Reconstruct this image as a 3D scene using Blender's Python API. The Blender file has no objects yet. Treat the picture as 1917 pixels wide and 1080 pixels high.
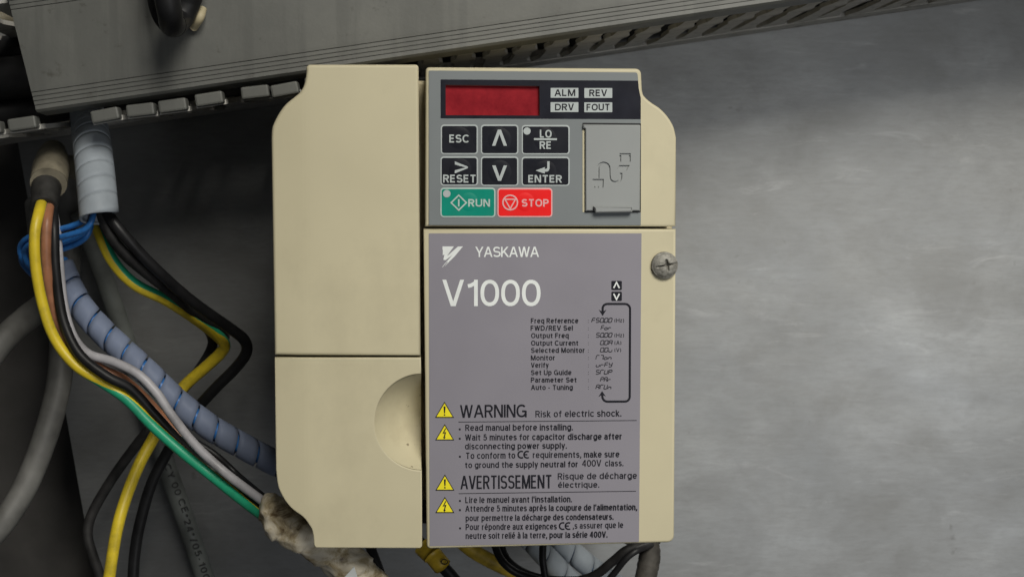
import bpy, bmesh, math, random
from mathutils import Vector, Matrix
from mathutils.geometry import tessellate_polygon
random.seed(7)
R = math.radians
scene = bpy.context.scene
C = scene.collection

# ------------------------------------------------------------------ camera
# world: X right, Z up, Y into the cabinet; the drive's front is at Y = 0, the metal panel behind it at Y = 0.137
FPX, W0, H0 = 2500.0, 1917.0, 1080.0
CAM = Vector((0.0, -0.355, 0.0))
YAW, PITCH, ROLL = R(4.0), R(3.2), R(0.15)
cam_d = bpy.data.cameras.new('camera'); cam = bpy.data.objects.new('camera', cam_d); C.objects.link(cam)
fwd = Vector((math.sin(YAW)*math.cos(PITCH), math.cos(YAW)*math.cos(PITCH), -math.sin(PITCH)))
cam.location = CAM
q = fwd.to_track_quat('-Z', 'Y') @ Matrix.Rotation(ROLL, 4, 'Z').to_quaternion()
cam.rotation_euler = q.to_euler()
cam_d.sensor_fit = 'HORIZONTAL'; cam_d.sensor_width = 36.0; cam_d.lens = 36.0*FPX/W0
cam_d.clip_start = 0.01; cam_d.clip_end = 50
cam_d.dof.use_dof = True; cam_d.dof.focus_distance = 0.357; cam_d.dof.aperture_fstop = 38
scene.camera = cam
CR = q @ Vector((1, 0, 0)); CU = q @ Vector((0, 1, 0)); CF = q @ Vector((0, 0, -1))

# ------------------------------------------------------------------ light
world = bpy.data.worlds.new('World'); scene.world = world; world.use_nodes = True
world.node_tree.nodes['Background'].inputs[0].default_value = (0.92, 0.95, 1.0, 1)
world.node_tree.nodes['Background'].inputs[1].default_value = 0.035
def area(name, loc, target, size, power, col, spread=180):
    l = bpy.data.lights.new(name, 'AREA'); l.shape = 'RECTANGLE'; l.size, l.size_y = size
    l.energy = power; l.spread = R(spread); l.color = col
    o = bpy.data.objects.new(name, l); C.objects.link(o); o.location = loc
    o.rotation_euler = (Vector(target)-Vector(loc)).to_track_quat('-Z', 'Y').to_euler()
area('ceiling_lamp', (0.36, -0.90, 0.62), (0.21, 0.05, -0.08), (0.58, 0.50), 2.05, (1.0, 0.965, 0.88), 60)
area('window_light', (0.52, -0.85, -0.21), (0.12, 0.10, -0.02), (0.50, 0.60), 0.72, (0.95, 0.975, 1.0), 120)
scene.view_settings.view_transform = 'Standard'; scene.view_settings.look = 'None'
scene.view_settings.exposure = 0.0; scene.view_settings.gamma = 1.0
scene.view_settings.use_curve_mapping = False
scene.cycles.use_denoising = True
scene.cycles.max_bounces = 6

# ------------------------------------------------------------------ helpers
def PX(px, py, Y=0.0):
    """a point of the photograph at depth Y -> world"""
    d = CF*FPX + CR*(px-W0/2) + CU*(H0/2-py)
    return CAM + d*((Y-CAM.y)/d.y)
def rad(rpx, Y): return rpx*(Y-CAM.y)/FPX
def lin(c):
    f = lambda v: v/12.92 if v <= 0.04045 else ((v+0.055)/1.055)**2.4
    return tuple(f(v/255.0) for v in c)+(1.0,)

class N:
    """small node-tree builder"""
    def __init__(s, name):
        s.m = bpy.data.materials.new(name); s.m.use_nodes = True; s.t = s.m.node_tree
        s.b = s.t.nodes['Principled BSDF']
        s.tc = s.t.nodes.new('ShaderNodeTexCoord'); s.obj = s.tc.outputs['Object']
    def link(s, a, b): s.t.links.new(a, b)
    def mapping(s, scale=(1, 1, 1), rot=(0, 0, 0), loc=(0, 0, 0), src=None):
        n = s.t.nodes.new('ShaderNodeMapping'); n.inputs['Scale'].default_value = scale; n.inputs['Rotation'].default_value = rot
        n.inputs['Location'].default_value = loc
        s.link(src or s.obj, n.inputs['Vector']); return n.outputs[0]
    def noise(s, scale, detail=4, rough=0.55, vec=None, dist=0.0):
        n = s.t.nodes.new('ShaderNodeTexNoise'); n.inputs['Scale'].default_value = scale; n.inputs['Detail'].default_value = detail
        n.inputs['Roughness'].default_value = rough; n.inputs['Distortion'].default_value = dist
        s.link(vec or s.obj, n.inputs['Vector']); return n.outputs['Fac']
    def ramp(s, fac, stops, ease=False):
        n = s.t.nodes.new('ShaderNodeValToRGB'); e = n.color_ramp.elements
        if ease: n.color_ramp.interpolation = 'EASE'
        while len(e) < len(stops): e.new(0.5)
        for el, (p, c) in zip(e, stops):
            el.position = p; el.color = (c, c, c, 1) if not hasattr(c, '__len__') else c
        s.link(fac, n.inputs[0]); return n.outputs[0]
    def mix(s, fac, a, b, blend='MIX'):
        n = s.t.nodes.new('ShaderNodeMix'); n.data_type = 'RGBA'; n.blend_type = blend
        for sock, v in ((n.inputs[0], fac), (n.inputs[6], a), (n.inputs[7], b)):
            if hasattr(v, 'links') or hasattr(v, 'is_linked'): s.link(v, sock)
            else: sock.default_value = v
        return n.outputs[2]
    def bump(s, h, strength, dist):
        n = s.t.nodes.new('ShaderNodeBump'); n.inputs['Strength'].default_value = strength; n.inputs['Distance'].default_value = dist
        s.link(h, n.inputs['Height']); s.link(n.outputs[0], s.b.inputs['Normal'])
    def set(s, col=None, rough=None, metal=None, spec=None):
        for k, v in (('Base Color', col), ('Roughness', rough), ('Metallic', metal), ('Specular IOR Level', spec)):
            if v is None: continue
            if hasattr(v, 'is_linked'): s.link(v, s.b.inputs[k])
            else: s.b.inputs[k].default_value = v
        return s.m

def plain(name, col, rough=0.5, metal=0.0, vary=0.12, scale=250, spec=0.5, bump=0.0, grime=0.0):
    n = N(name)
    f = n.noise(scale, 5)
    dark = tuple(v*(1-vary*1.6) for v in col[:3])+(1,); lite = tuple(min(1, v*(1+vary)) for v in col[:3])+(1,)
    c = n.ramp(f, [(0.3, dark), (0.7, lite)])
    if grime: c = n.mix(n.ramp(n.noise(scale*0.45, 7, 0.72), [(0.52, 0.0), (0.72, grime)]), c, (0.05, 0.042, 0.03, 1))
    if bump: n.bump(n.noise(scale*6, 3), bump, 0.0003)
    return n.set(c, n.ramp(n.noise(scale*0.6, 3), [(0.3, max(0, rough-0.08)), (0.7, min(1, rough+0.08))]), metal, spec)

def dirty_plastic(name, col, speck=True, rough=0.5, grime=0.25, grime_col=(70, 58, 38)):
    n = N(name)
    base = n.mix(n.ramp(n.noise(28, 5), [(0.35, 0.0), (0.7, 1.0)]), tuple(v*0.95 for v in col[:3])+(1,), tuple(min(1, v*1.03) for v in col[:3])+(1,))
    smear = n.ramp(n.noise(18, 8, 0.7, n.mapping((1.1, 1, 0.9))), [(0.54, 0.0), (0.82, grime*0.8)])
    base = n.mix(smear, base, lin(grime_col))
    if speck:
        v = n.t.nodes.new('ShaderNodeTexVoronoi'); v.inputs['Scale'].default_value = 95; n.link(n.mapping((1, 0.05, 1)), v.inputs['Vector'])
        sp = n.ramp(v.outputs['Distance'], [(0.0, 1.0), (0.05, 0.8), (0.085, 0.0)])
        keep = n.ramp(v.outputs['Color'], [(0.80, 0.0), (0.86, 0.8)])
        mm = n.t.nodes.new('ShaderNodeMath'); mm.operation = 'MULTIPLY'; n.link(sp, mm.inputs[0]); n.link(keep, mm.inputs[1])
        base = n.mix(mm.outputs[0], base, lin((88, 76, 50)))
    n.bump(n.noise(3600, 2), 0.07, 0.0002)
    return n.set(base, n.ramp(n.noise(60, 4), [(0.3, rough-0.06), (0.7, rough+0.1)]), 0.0, 0.4)

def new_obj(name, verts, faces, mat=None, parent=None, smooth=None, fmat=None):
    me = bpy.data.meshes.new(name); me.from_pydata([tuple(v) for v in verts], [], faces)
    mats = mat if isinstance(mat, (list, tuple)) else [mat]
    for m in mats: me.materials.append(m)
    if smooth is not None:
        sm = smooth if hasattr(smooth, '__len__') else [bool(smooth)]*len(faces)
        me.polygons.foreach_set('use_smooth', sm)
    if fmat: me.polygons.foreach_set('material_index', fmat)
    me.update()
    o = bpy.data.objects.new(name, me); C.objects.link(o)
    if parent: o.parent = parent
    return o
def thing(name, label, cat, group=None, loc=None):
    o = bpy.data.objects.new(name, None); C.objects.link(o); o.empty_display_size = 0.01
    return tag(o, label, cat, group)
def tag(o, label, cat, group=None):
    o['label'] = label; o['category'] = cat
    if group: o['group'] = group
    return o

def catmull(pts, per=8, closed=False):
    P = [Vector(p) for p in pts]; n = len(P); out = []
    for i in range(n if closed else n-1):
        p1, p2 = P[i], P[(i+1) % n]
        p0 = P[i-1] if (i > 0 or closed) else p1*2-p2
        p3 = P[(i+2) % n] if (i+2 < n or closed) else p2*2-p1
        for k in range(per):
            t = k/per
            out.append(0.5*((2*p1)+(p2-p0)*t+(2*p0-5*p1+4*p2-p3)*t*t+(3*p1-p0-3*p2+p3)*t**3))
    if not closed: out.append(P[-1])
    return out
def rpoly(corners, seg=5):
    """closed polygon with rounded corners: (x, y, r) in px"""
    out = []; n = len(corners)
    for i in range(n):
        x, y, r = corners[i]; p = Vector((x, y))
        if r <= 0: out.append((x, y)); continue
        a = Vector(corners[i-1][:2])-p; b = Vector(corners[(i+1) % n][:2])-p
        a.normalize(); b.normalize(); ang = a.angle(b); d = r/math.tan(ang/2)
        c = p+(a+b).normalized()*(r/math.sin(ang/2)); s = p+a*d; e = p+b*d
        va, vb = s-c, e-c; tot = va.angle_signed(vb)
        for k in range(seg+1):
            t = -tot*k/seg
            out.append((c.x+va.x*math.cos(t)-va.y*math.sin(t), c.y+va.x*math.sin(t)+va.y*math.cos(t)))
    return out
def rrect(x0, y0, x1, y1, r, seg=5): return rpoly([(x0, y0, r), (x1, y0, r), (x1, y1, r), (x0, y1, r)], seg)

def offset_in(p2, d):
    n = len(p2); area2 = sum(p2[i][0]*p2[(i+1) % n][1]-p2[(i+1) % n][0]*p2[i][1] for i in range(n)); s = 1 if area2 > 0 else -1
    out = []
    for i in range(n):
        a, b, c = Vector(p2[i-1]), Vector(p2[i]), Vector(p2[(i+1) % n])
        e1 = (b-a); e2 = (c-b)
        if e1.length < 1e-9: e1 = e2
        if e2.length < 1e-9: e2 = e1
        n1 = Vector((-e1.y, e1.x)).normalized()*s; n2 = Vector((-e2.y, e2.x)).normalized()*s
        m = n1+n2
        if m.length < 1e-6: m = n1
        m.normalize(); k = max(0.4, m.dot(n1))
        out.append(tuple(b+m*(d/k)))
    return out

def prism(name, outline, Yf, depth, bev, mat, parent=None, segs=4, bend=None, hole_mat=None):
    """px outline -> solid with its front at Yf, rounded front edge of bev metres, straight sides going back"""
    pts = [PX(x, y, Yf) for x, y in outline]; p2 = [(p.x, p.z) for p in pts]
    clean = []
    for p in p2:
        if not clean or (Vector(p)-Vector(clean[-1])).length > 2e-5: clean.append(p)
    if (Vector(clean[0])-Vector(clean[-1])).length < 2e-5: clean.pop()
    p2 = clean; n = len(p2)
    verts = [(x, Yf+depth, z) for x, z in p2]; loops = 1
    for k in range(segs+1 if bev > 0 else 1):
        a = (math.pi/2)*k/segs if bev > 0 else 0
        ins = bev*(1-math.cos(a)) if bev > 0 else 0; yy = Yf+bev*(1-math.sin(a)) if bev > 0 else Yf
        verts += [(x, yy, z) for x, z in (offset_in(p2, ins) if ins > 1e-9 else p2)]; loops += 1
    faces = []; sm = []
    for l in range(loops-1):
        for i in range(n):
            j = (i+1) % n
            faces.append((l*n+i, l*n+j, (l+1)*n+j, (l+1)*n+i)); sm.append(l > 0)
    base = (loops-1)*n
    tris = tessellate_polygon([[Vector((verts[base+i][0], verts[base+i][2], 0)) for i in range(n)]])
    for t in tris: faces.append(tuple(base+i for i in t)); sm.append(False)
    for t in tris: faces.append(tuple(reversed(t))); sm.append(False)
    o = new_obj(name, verts, faces, mat, parent, sm)
    bm = bmesh.new(); bm.from_mesh(o.data)
    if bend:
        for co, f in bend[0]:
            bmesh.ops.bisect_plane(bm, geom=bm.verts[:]+bm.edges[:]+bm.faces[:], plane_co=co, plane_no=(1, 0, 0), dist=1e-6)
        for v in bm.verts: v.co.y += bend[1](v.co)
    bmesh.ops.recalc_face_normals(bm, faces=bm.faces[:]); bm.to_mesh(o.data); bm.free()
    return o

def sheet(name, polys, Y, mat, parent=None):
    """flat print: px polygons at plane Y, each 5 micrometres above the last"""
    verts = []; faces = []
    for k, p in enumerate(polys):
        yy = Y-k*4e-6; b = len(verts)
        q2 = [PX(x, y, yy) for x, y in p]; verts += q2
        for t in tessellate_polygon([[Vector((v.x, v.z, 0)) for v in q2]]): faces.append(tuple(b+i for i in t))
    return new_obj(name, verts, faces, mat, parent)

def ribbon(pts, w, closed=False):
    """px polyline -> px quads of width w"""
    P = [Vector(p) for p in pts]
    P = [p for i, p in enumerate(P) if i == 0 or (p-P[i-1]).length > 1e-4]
    if closed and (P[0]-P[-1]).length < 1e-3: P.pop()
    n = len(P); L = []; Rr = []
    for i in range(n):
        a = P[i-1] if (i > 0 or closed) else None; c = P[(i+1) % n] if (i < n-1 or closed) else None
        d1 = (P[i]-a).normalized() if a is not None else None; d2 = (c-P[i]).normalized() if c is not None else None
        d1 = d1 or d2; d2 = d2 or d1
        n1 = Vector((-d1.y, d1.x)); n2 = Vector((-d2.y, d2.x)); m = (n1+n2)
        m = m.normalized() if m.length > 1e-6 else n1
        k = (w/2)/max(0.5, m.dot(n1)); L.append(P[i]+m*k); Rr.append(P[i]-m*k)
    rng = range(n) if closed else range(n-1)
    return [[tuple(L[i]), tuple(L[(i+1) % n]), tuple(Rr[(i+1) % n]), tuple(Rr[i])] for i in rng]

def sheet_strokes(name, strokes, Y, mat, parent=None):
    """strokes: list of lists of quads; one depth for each stroke, welded along it"""
    verts = []; faces = []
    for k, quads in enumerate(strokes):
        yy = Y-k*2.5e-6
        for qd in quads:
            b = len(verts); verts += [PX(x, y, yy) for x, y in qd]; faces.append(tuple(range(b, b+len(qd))))
    return new_obj(name, verts, faces, mat, parent)

# ------------------------------------------------------------------ a monoline sans-serif drawn as strokes (cap height 1)
XH = 0.74
def arc(cx, cy, rx, ry, a0, a1, n=None, ex=2.25):
    n = n or max(5, int(abs(a1-a0)/14)); out = []
    for k in range(n+1):
        a = R(a0+(a1-a0)*k/n); c, s = math.cos(a), math.sin(a)
        out.append((cx+rx*math.copysign(abs(c)**(2/ex), c), cy+ry*math.copysign(abs(s)**(2/ex), s)))
    return out
def P_(*p):
    o = []
    for a in p:
        if isinstance(a, list): o += a
        else: o.append(a)
    return ('P', o)
def D_(x0, y0, x1, y1): return ('D', (x0, y0), (x1, y1))
def O_(cx, cy, rx, ry): return ('O', arc(cx, cy, rx, ry, 0, 360, 26)[:-1])
T, B, X, DD = 9.0, -9.0, 8.0, -8.0       # outer cap line, baseline, x-height, descender
G = {
 'A': (.68, [D_(0, 0, .325, 1), D_(.68, 0, .355, 1), P_((.14, .30), (.54, .30))]),
 'C': (.68, [P_(arc(.36, .5, .36, .5, 42, 318))]),
 'D': (.64, [D_(0, 0, 0, 1), P_((0, 1), (.26, 1), arc(.26, .5, .38, .5, 90, -90), (0, 0))]),
 'E': (.48, [D_(0, 0, 0, 1), P_((0, 1), (.5, 1)), P_((0, .52), (.46, .52)), P_((0, 0), (.51, 0))]),
 'F': (.46, [D_(0, 0, 0, 1), P_((0, 1), (.5, 1)), P_((0, .5), (.44, .5))]),
 'G': (.71, [P_(arc(.36, .5, .36, .5, 45, 340)), P_((.40, .46), (.71, .46)), D_(.71, 0, .71, .5)]),
 'H': (.60, [D_(0, 0, 0, 1), D_(.6, 0, .6, 1), P_((0, .52), (.6, .52))]),
 'I': (0.0, [D_(0, 0, 0, 1)]),
 'K': (.58, [D_(0, 0, 0, 1), D_(.02, .33, .54, 1), D_(.60, 0, .20, .56)]),
 'L': (.46, [D_(0, 0, 0, 1), P_((0, 0), (.47, 0))]),
 'M': (.76, [D_(0, 0, 0, 1), D_(.76, 0, .76, 1), D_(.03, 1, .38, 0), D_(.73, 1, .38, 0)]),
 'N': (.60, [D_(0, 0, 0, 1), D_(.60, 0, .60, 1), D_(.03, 1, .57, 0)]),
 'O': (.72, [O_(.36, .5, .36, .5)]),
 'P': (.54, [D_(0, 0, 0, 1), P_((0, 1), (.28, 1), arc(.28, .735, .26, .265, 90, -90), (0, .47))]),
 'R': (.56, [D_(0, 0, 0, 1), P_((0, 1), (.28, 1), arc(.28, .745, .26, .255, 90, -90), (0, .49)), D_(.28, .5, .55, 0)]),
 'S': (.58, [P_(arc(.29, .755, .265, .245, 22, 270), arc(.29, .255, .29, .255, 90, -158))]),
 'T': (.60, [D_(.3, 0, .3, 1), P_((-.02, 1), (.62, 1))]),
 'U': (.60, [P_((0, T), (0, .3), arc(.3, .3, .3, .3, 180, 360), (.6, .3), (.6, T))]),
 'V': (.62, [D_(0, 1, .295, 0), D_(.62, 1, .325, 0)]),
 'W': (.94, [D_(0, 1, .225, 0), D_(.46, 1, .245, 0), D_(.48, 1, .695, 0), D_(.94, 1, .715, 0)]),
 'Y': (.62, [D_(0, 1, .30, .40), D_(.62, 1, .32, .40), D_(.31, 0, .31, .44)]),
 'a': (.44, [P_(arc(.22, .55, .20, .19, 165, 0), (.43, .52), (.43, B)), P_((.43, .44), (.22, .42), arc(.19, .21, .19, .21, 90, 270), (.26, .01), (.43, .16))]),
 'b': (.50, [D_(0, 0, 0, 1), O_(.25, XH/2, .25, XH/2)]),
 'c': (.44, [P_(arc(.25, XH/2, .25, XH/2, 38, 322))]),
 'd': (.50, [D_(.5, 0, .5, 1), O_(.25, XH/2, .25, XH/2)]),
 'e': (.50, [P_((.02, .37), (.48, .37)), P_(arc(.25, XH/2, .25, XH/2, 0, 322))]),
 'f': (.30, [P_((.34, 1), arc(.32, .80, .18, .20, 90, 180), (.14, B)), P_((-.06, XH-.04), (.36, XH-.04))]),
 'g': (.50, [P_((.5, X), (.5, -.06), arc(.25, -.06, .25, .2, 0, -150)), O_(.25, XH/2, .25, XH/2)]),
 'h': (.46, [D_(0, 0, 0, 1), P_((0, .44), arc(.23, .46, .23, .28, 180, 0), (.46, B))]),
 'i': (0.0, [D_(0, 0, 0, XH), D_(0, .87, 0, 1.0)]),
 'k': (.42, [D_(0, 0, 0, 1), D_(.02, .22, .38, XH), D_(.43, 0, .14, .42)]),
 'l': (0.0, [D_(0, 0, 0, 1)]),
 'm': (.74, [D_(0, 0, 0, XH), P_((0, .44), arc(.19, .48, .18, .26, 180, 0), (.37, B)), P_((.37, .44), arc(.555, .48, .185, .26, 180, 0), (.74, B))]),
 'n': (.46, [D_(0, 0, 0, XH), P_((0, .44), arc(.23, .46, .23, .28, 180, 0), (.46, B))]),
 'o': (.50, [O_(.25, XH/2, .25, XH/2)]),
 'p': (.50, [D_(0, -.26, 0, XH), O_(.25, XH/2, .25, XH/2)]),
 'q': (.50, [D_(.5, -.26, .5, XH), O_(.25, XH/2, .25, XH/2)]),
 'r': (.24, [D_(0, 0, 0, XH), P_((0, .42), arc(.24, .46, .24, .27, 180, 84))]),
 's': (.40, [P_(arc(.20, .56, .185, .18, 20, 270), arc(.20, .19, .205, .19, 90, -156))]),
 't': (.30, [P_((.13, .98), (.13, .16), arc(.29, .16, .16, .16, 180, 280)), P_((-.06, XH-.04), (.36, XH-.04))]),
 'u': (.46, [P_((0, X), (0, .27), arc(.23, .27, .23, .27, 180, 360), (.46, .3)), D_(.46, 0, .46, XH)]),
 'v': (.46, [D_(0, XH, .22, 0), D_(.46, XH, .24, 0)]),
 'w': (.70, [D_(0, XH, .165, 0), D_(.34, XH, .185, 0), D_(.36, XH, .515, 0), D_(.70, XH, .535, 0)]),
 'x': (.44, [D_(0, 0, .43, XH), D_(.44, 0, .01, XH)]),
 'y': (.46, [D_(0, XH, .235, .0), D_(.47, XH, .13, -.27)]),
 'z': (.38, [P_((.02, XH), (.38, XH)), P_((.0, 0), (.39, 0)), D_(.02, .02, .36, XH)]),
 '0': (.52, [O_(.26, .5, .26, .5)]),
 '1': (.30, [D_(.28, 0, .28, 1), P_((0, .80), (.10, .83), (.27, .95))]),
 '2': (.50, [P_(arc(.25, .73, .24, .27, 165, -30), (.02, .02)), P_((0, 0), (.51, 0))]),
 '4': (.54, [D_(.42, 0, .42, 1), D_(.0, .26, .40, 1), P_((0, .26), (.56, .26))]),
 '5': (.50, [P_((.46, 1), (.10, 1), (.05, .50), arc(.24, .32, .26, .32, 125, -152))]),
 '.': (0.0, [D_(0, 0, 0, .13)]),
 ',': (0.03, [D_(.02, 0, .02, .13), D_(-.02, -.14, .03, .02)]),
 "'": (0.0, [D_(0, .72, 0, 1)]),
 '-': (.26, [P_((0, .36), (.26, .36))]),
 '/': (.34, [D_(0, -.04, .34, 1.04)]),
 '(': (.16, [P_(arc(.30, .42, .28, .68, 128, 232, 8, 2))]),
 ')': (.16, [P_(arc(-.14, .42, .28, .68, 52, -52, 8, 2))]),
 ':': (0.0, [D_(0, .02, 0, .16), D_(0, .52, 0, .66)]),
 '*': (.30, [P_((.15, .60), (.15, 1)), P_((0, .7), (.3, .9)), P_((0, .9), (.3, .7))]),
}
G['é'] = (.50, G['e'][1]+[D_(.20, .84, .36, 1.04)])
G['è'] = (.50, G['e'][1]+[D_(.30, .84, .14, 1.04)])
G['à'] = (.44, G['a'][1]+[D_(.27, .84, .11, 1.04)])

def text_strokes(s, x0, x1, yb0, cap, weight, yb1=None, track=0.12):
    """lay s out between px x0 and x1 on a baseline running from yb0 to yb1"""
    wt = weight/cap
    pos = []; cur = 0.0; nl = 0
    for ch in s:
        if ch == ' ': cur += 0.36; continue
        w, st = G[ch]; pos.append((cur, nl, st)); cur += w+track; nl += 1
    k = (x1-x0-nl*weight)/(max(0.02, cur-track)*cap)     # letters are condensed, strokes keep their weight
    if yb1 is None: yb1 = yb0-(x1-x0)*0.0075
    h = wt/2; out = []
    def ymap(y):
        if y == T: return 1.0
        if y == B: return 0.0
        if y == X: return h+XH*(1-2*h)+h
        return h+y*(1-2*h)
    def place(x, y, i):
        px = x0+weight*(i+0.5)+x*cap*k
        t = (px-x0)/(x1-x0)
        return (px, yb0+(yb1-yb0)*t-y*cap)
    for cx, ci, st in pos:
        for sk in st:
            if sk[0] == 'D':
                (ax, ay), (bx, by) = sk[1], sk[2]
                yy = lambda v: v if v in (0, 1) or v < 0 or v > 0.80 else (ymap(v)+(h if v == XH else 0))
                A = place(cx+ax, yy(ay), ci); Bp = place(cx+bx, yy(by), ci)
                dx, dy = Bp[0]-A[0], Bp[1]-A[1]; Ln = math.hypot(dx, dy)
                hw = weight/2*Ln/max(abs(dy), 1e-6)
                hw = min(hw, weight)
                out.append([[(A[0]-hw, A[1]), (A[0]+hw, A[1]), (Bp[0]+hw, Bp[1]), (Bp[0]-hw, Bp[1])]])
            else:
                out.append(ribbon([place(cx+x, ymap(y), ci) for x, y in sk[1]], weight, sk[0] == 'O'))
    return out
def text(s, x0, x1, yb0, cap, weight, Y, mat, parent, yb1=None, name='lettering', track=0.12):
    return sheet_strokes(name, text_strokes(s, x0, x1, yb0, cap, weight, yb1, track), Y, mat, parent)

SEG = {'a': ((0, 1), (1, 1)), 'b': ((1, 1), (1, .5)), 'c': ((1, .5), (1, 0)), 'd': ((0, 0), (1, 0)), 'e': ((0, .5), (0, 0)), 'f': ((0, 1), (0, .5)), 'g': ((0, .5), (1, .5))}
SEVEN = {'F': 'afge', '5': 'afgcd', '0': 'abcdef', 'o': 'gcde', 'r': 'ge', 'A': 'abcefg', 'u': 'cde', 'M': 'afe', 'N': 'abc', 'n': 'gce', 'y': 'fgbcd', 'P': 'abefg', 'U': 'bcdef', 't': 'afe', 'S': 'afgcd'}
def seven(s, x0, x1, yb, cap, weight):
    n = len(s); pitch = (x1-x0-cap*0.22)/n; w = pitch*0.72; out = []
    for i, ch in enumerate(s):
        for g in SEVEN[ch]:
            (ax, ay), (bx, by) = SEG[g]; e = 0.07
            dx, dy = bx-ax, by-ay
            ax += dx*e; ay += dy*e; bx -= dx*e; by -= dy*e
            f = lambda x, y: (x0+i*pitch+weight/2+x*w+y*cap*0.22, yb-weight/2-y*(cap-weight))
            out.append(ribbon([f(ax, ay), f(bx, by)], weight))
    return out

# ------------------------------------------------------------------ tubes and wraps
def frames(path, samples_per=8):
    P = catmull([PX(*p) for p in path], samples_per); n = len(P)
    Tn = [((P[min(i+1, n-1)]-P[max(i-1, 0)]).normalized()) for i in range(n)]
    ref = Vector((0, -1, 0)); Nn = []
    for t in Tn:      # normal kept towards the viewer's side of the cabinet so stripes stay put
        v = ref-t*ref.dot(t)
        if v.length < 0.15: v = (Nn[-1] if Nn else Vector((0, 0, 1)))-t*(Nn[-1] if Nn else Vector((0, 0, 1))).dot(t)
        Nn.append(v.normalized())
    Bn = [t.cross(nn) for t, nn in zip(Tn, Nn)]
    return P, Tn, Nn, Bn
def tube(name, path, rpx, mat, parent=None, sides=14, stripe=None, taper=None, cap_round=True, per=8, wob=0.0):
    """path of (px, py, Y); stripe = (list of angles along the path in degrees, width) paints faces with the second material"""
    P, Tn, Nn, Bn = frames(path, per); n = len(P)
    verts = []; faces = []; fm = []
    rng = random.Random(name+str(path[0]))
    for i in range(n):
        r = rad(rpx, path[min(i//per, len(path)-1)][2])*(taper(i/(n-1)) if taper else 1)*(1+wob*rng.uniform(-1, 1))
        for k in range(sides):
            a = 2*math.pi*k/sides
            if stripe:
                f = i/(n-1)*(len(stripe[0])-1); j = min(int(f), len(stripe[0])-2); a += R(stripe[0][j]+(stripe[0][j+1]-stripe[0][j])*(f-j))
            verts.append(P[i]+Nn[i]*(r*math.cos(a))+Bn[i]*(r*math.sin(a)))
    for i in range(n-1):
        t = i/(n-1)
        for k in range(sides):
            k2 = (k+1) % sides
            faces.append((i*sides+k, i*sides+k2, (i+1)*sides+k2, (i+1)*sides+k))
            if stripe:
                d = (360*(k+.5)/sides+180) % 360-180; fm.append(1 if abs(d) < stripe[1] else 0)
            else: fm.append(0)
    sm = [True]*len(faces)
    faces.append(tuple(range(sides))); faces.append(tuple(reversed(range((n-1)*sides, n*sides)))); fm += [0, 0]; sm += [False, False]
    return new_obj(name, verts, faces, mat, parent, sm, fm)
def spiral(name, path, rpx, pitch_px, cover, mat, parent=None, thick=0.0008, phase=0.0, flare=0.04, per=14):
    P, Tn, Nn, Bn = frames(path, per); n = len(P)
    S = [0.0]
    for i in range(1, n): S.append(S[-1]+(P[i]-P[i-1]).length)
    Ym = sum(p[2] for p in path)/len(path); r = rad(rpx, Ym); pitch = rad(pitch_px, Ym)
    def at(s):
        s = min(max(s, 0), S[-1]-1e-9)
        import bisect
        i = max(0, bisect.bisect_right(S, s)-1); i = min(i, n-2); t = (s-S[i])/max(1e-9, S[i+1]-S[i])
        return P[i].lerp(P[i+1], t), Nn[i].lerp(Nn[i+1], t), Bn[i].lerp(Bn[i+1], t)
    verts = []; faces = []; cols = 5; steps = int(S[-1]/pitch*30)
    for j in range(steps+1):
        s = S[-1]*j/steps; th = 2*math.pi*s/pitch+phase
        for c in range(cols):
            u = c/(cols-1)-0.5
            p, nn, bb = at(s+u*pitch*cover)
            rr = r*(1+flare*(0.25-u*u)*2+flare*u*0.8)
            verts.append(p+(nn*math.cos(th)+bb*math.sin(th))*rr)
    for j in range(steps):
        for c in range(cols-1):
            a = j*cols+c; faces.append((a, a+1, a+cols+1, a+cols))
    o = new_obj(name, verts, faces, mat, parent, True)
    m = o.modifiers.new('thickness', 'SOLIDIFY'); m.thickness = thick; m.offset = -1
    return o
def box(name, x0, x1, y0, y1, z0, z1, mat, parent=None, bev=0.0, mtx=None):
    bm = bmesh.new(); bmesh.ops.create_cube(bm, size=1)
    for v in bm.verts: v.co = Vector(((x0+x1)/2+v.co.x*(x1-x0), (y0+y1)/2+v.co.y*(y1-y0), (z0+z1)/2+v.co.z*(z1-z0)))
    if bev: bmesh.ops.bevel(bm, geom=bm.edges[:], offset=bev, segments=2, profile=0.5, affect='EDGES')
    if mtx: bmesh.ops.transform(bm, matrix=mtx, verts=bm.verts[:])
    me = bpy.data.meshes.new(name); bm.to_mesh(me); bm.free(); me.materials.append(mat)
    o = bpy.data.objects.new(name, me); C.objects.link(o)
    if parent: o.parent = parent
    return o

# ------------------------------------------------------------------ materials
M = {}
M['cream'] = dirty_plastic('cream_plastic', (0.54, 0.490, 0.335, 1), rough=0.48)
M['cream_body'] = dirty_plastic('cream_body_plastic', (0.45, 0.39, 0.25, 1), rough=0.55, grime=0.5)
M['keypad'] = dirty_plastic('keypad_grey', (0.178, 0.196, 0.203, 1), rough=0.45, speck=True, grime=0.12, grime_col=(85, 84, 78))
M['door'] = dirty_plastic('port_cover_grey', (0.27, 0.283, 0.283, 1), rough=0.5, speck=True, grime=0.12, grime_col=(85, 84, 78))
M['label'] = dirty_plastic('label_mauve_grey', (0.240, 0.228, 0.262, 1), rough=0.38, speck=False, grime=0.08, grime_col=(85, 80, 84))
M['lens'] = plain('dark_lens', (0.017, 0.018, 0.026, 1), 0.3, vary=0.2, scale=120, spec=0.12)
n = N('red_window'); c = n.ramp(n.noise(160, 6, 0.7), [(0.3, (0.17, 0.003, 0.009, 1)), (0.7, (0.31, 0.014, 0.022, 1))]); M['red_window'] = n.set(c, 0.5, 0.0, 0.1)
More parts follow.
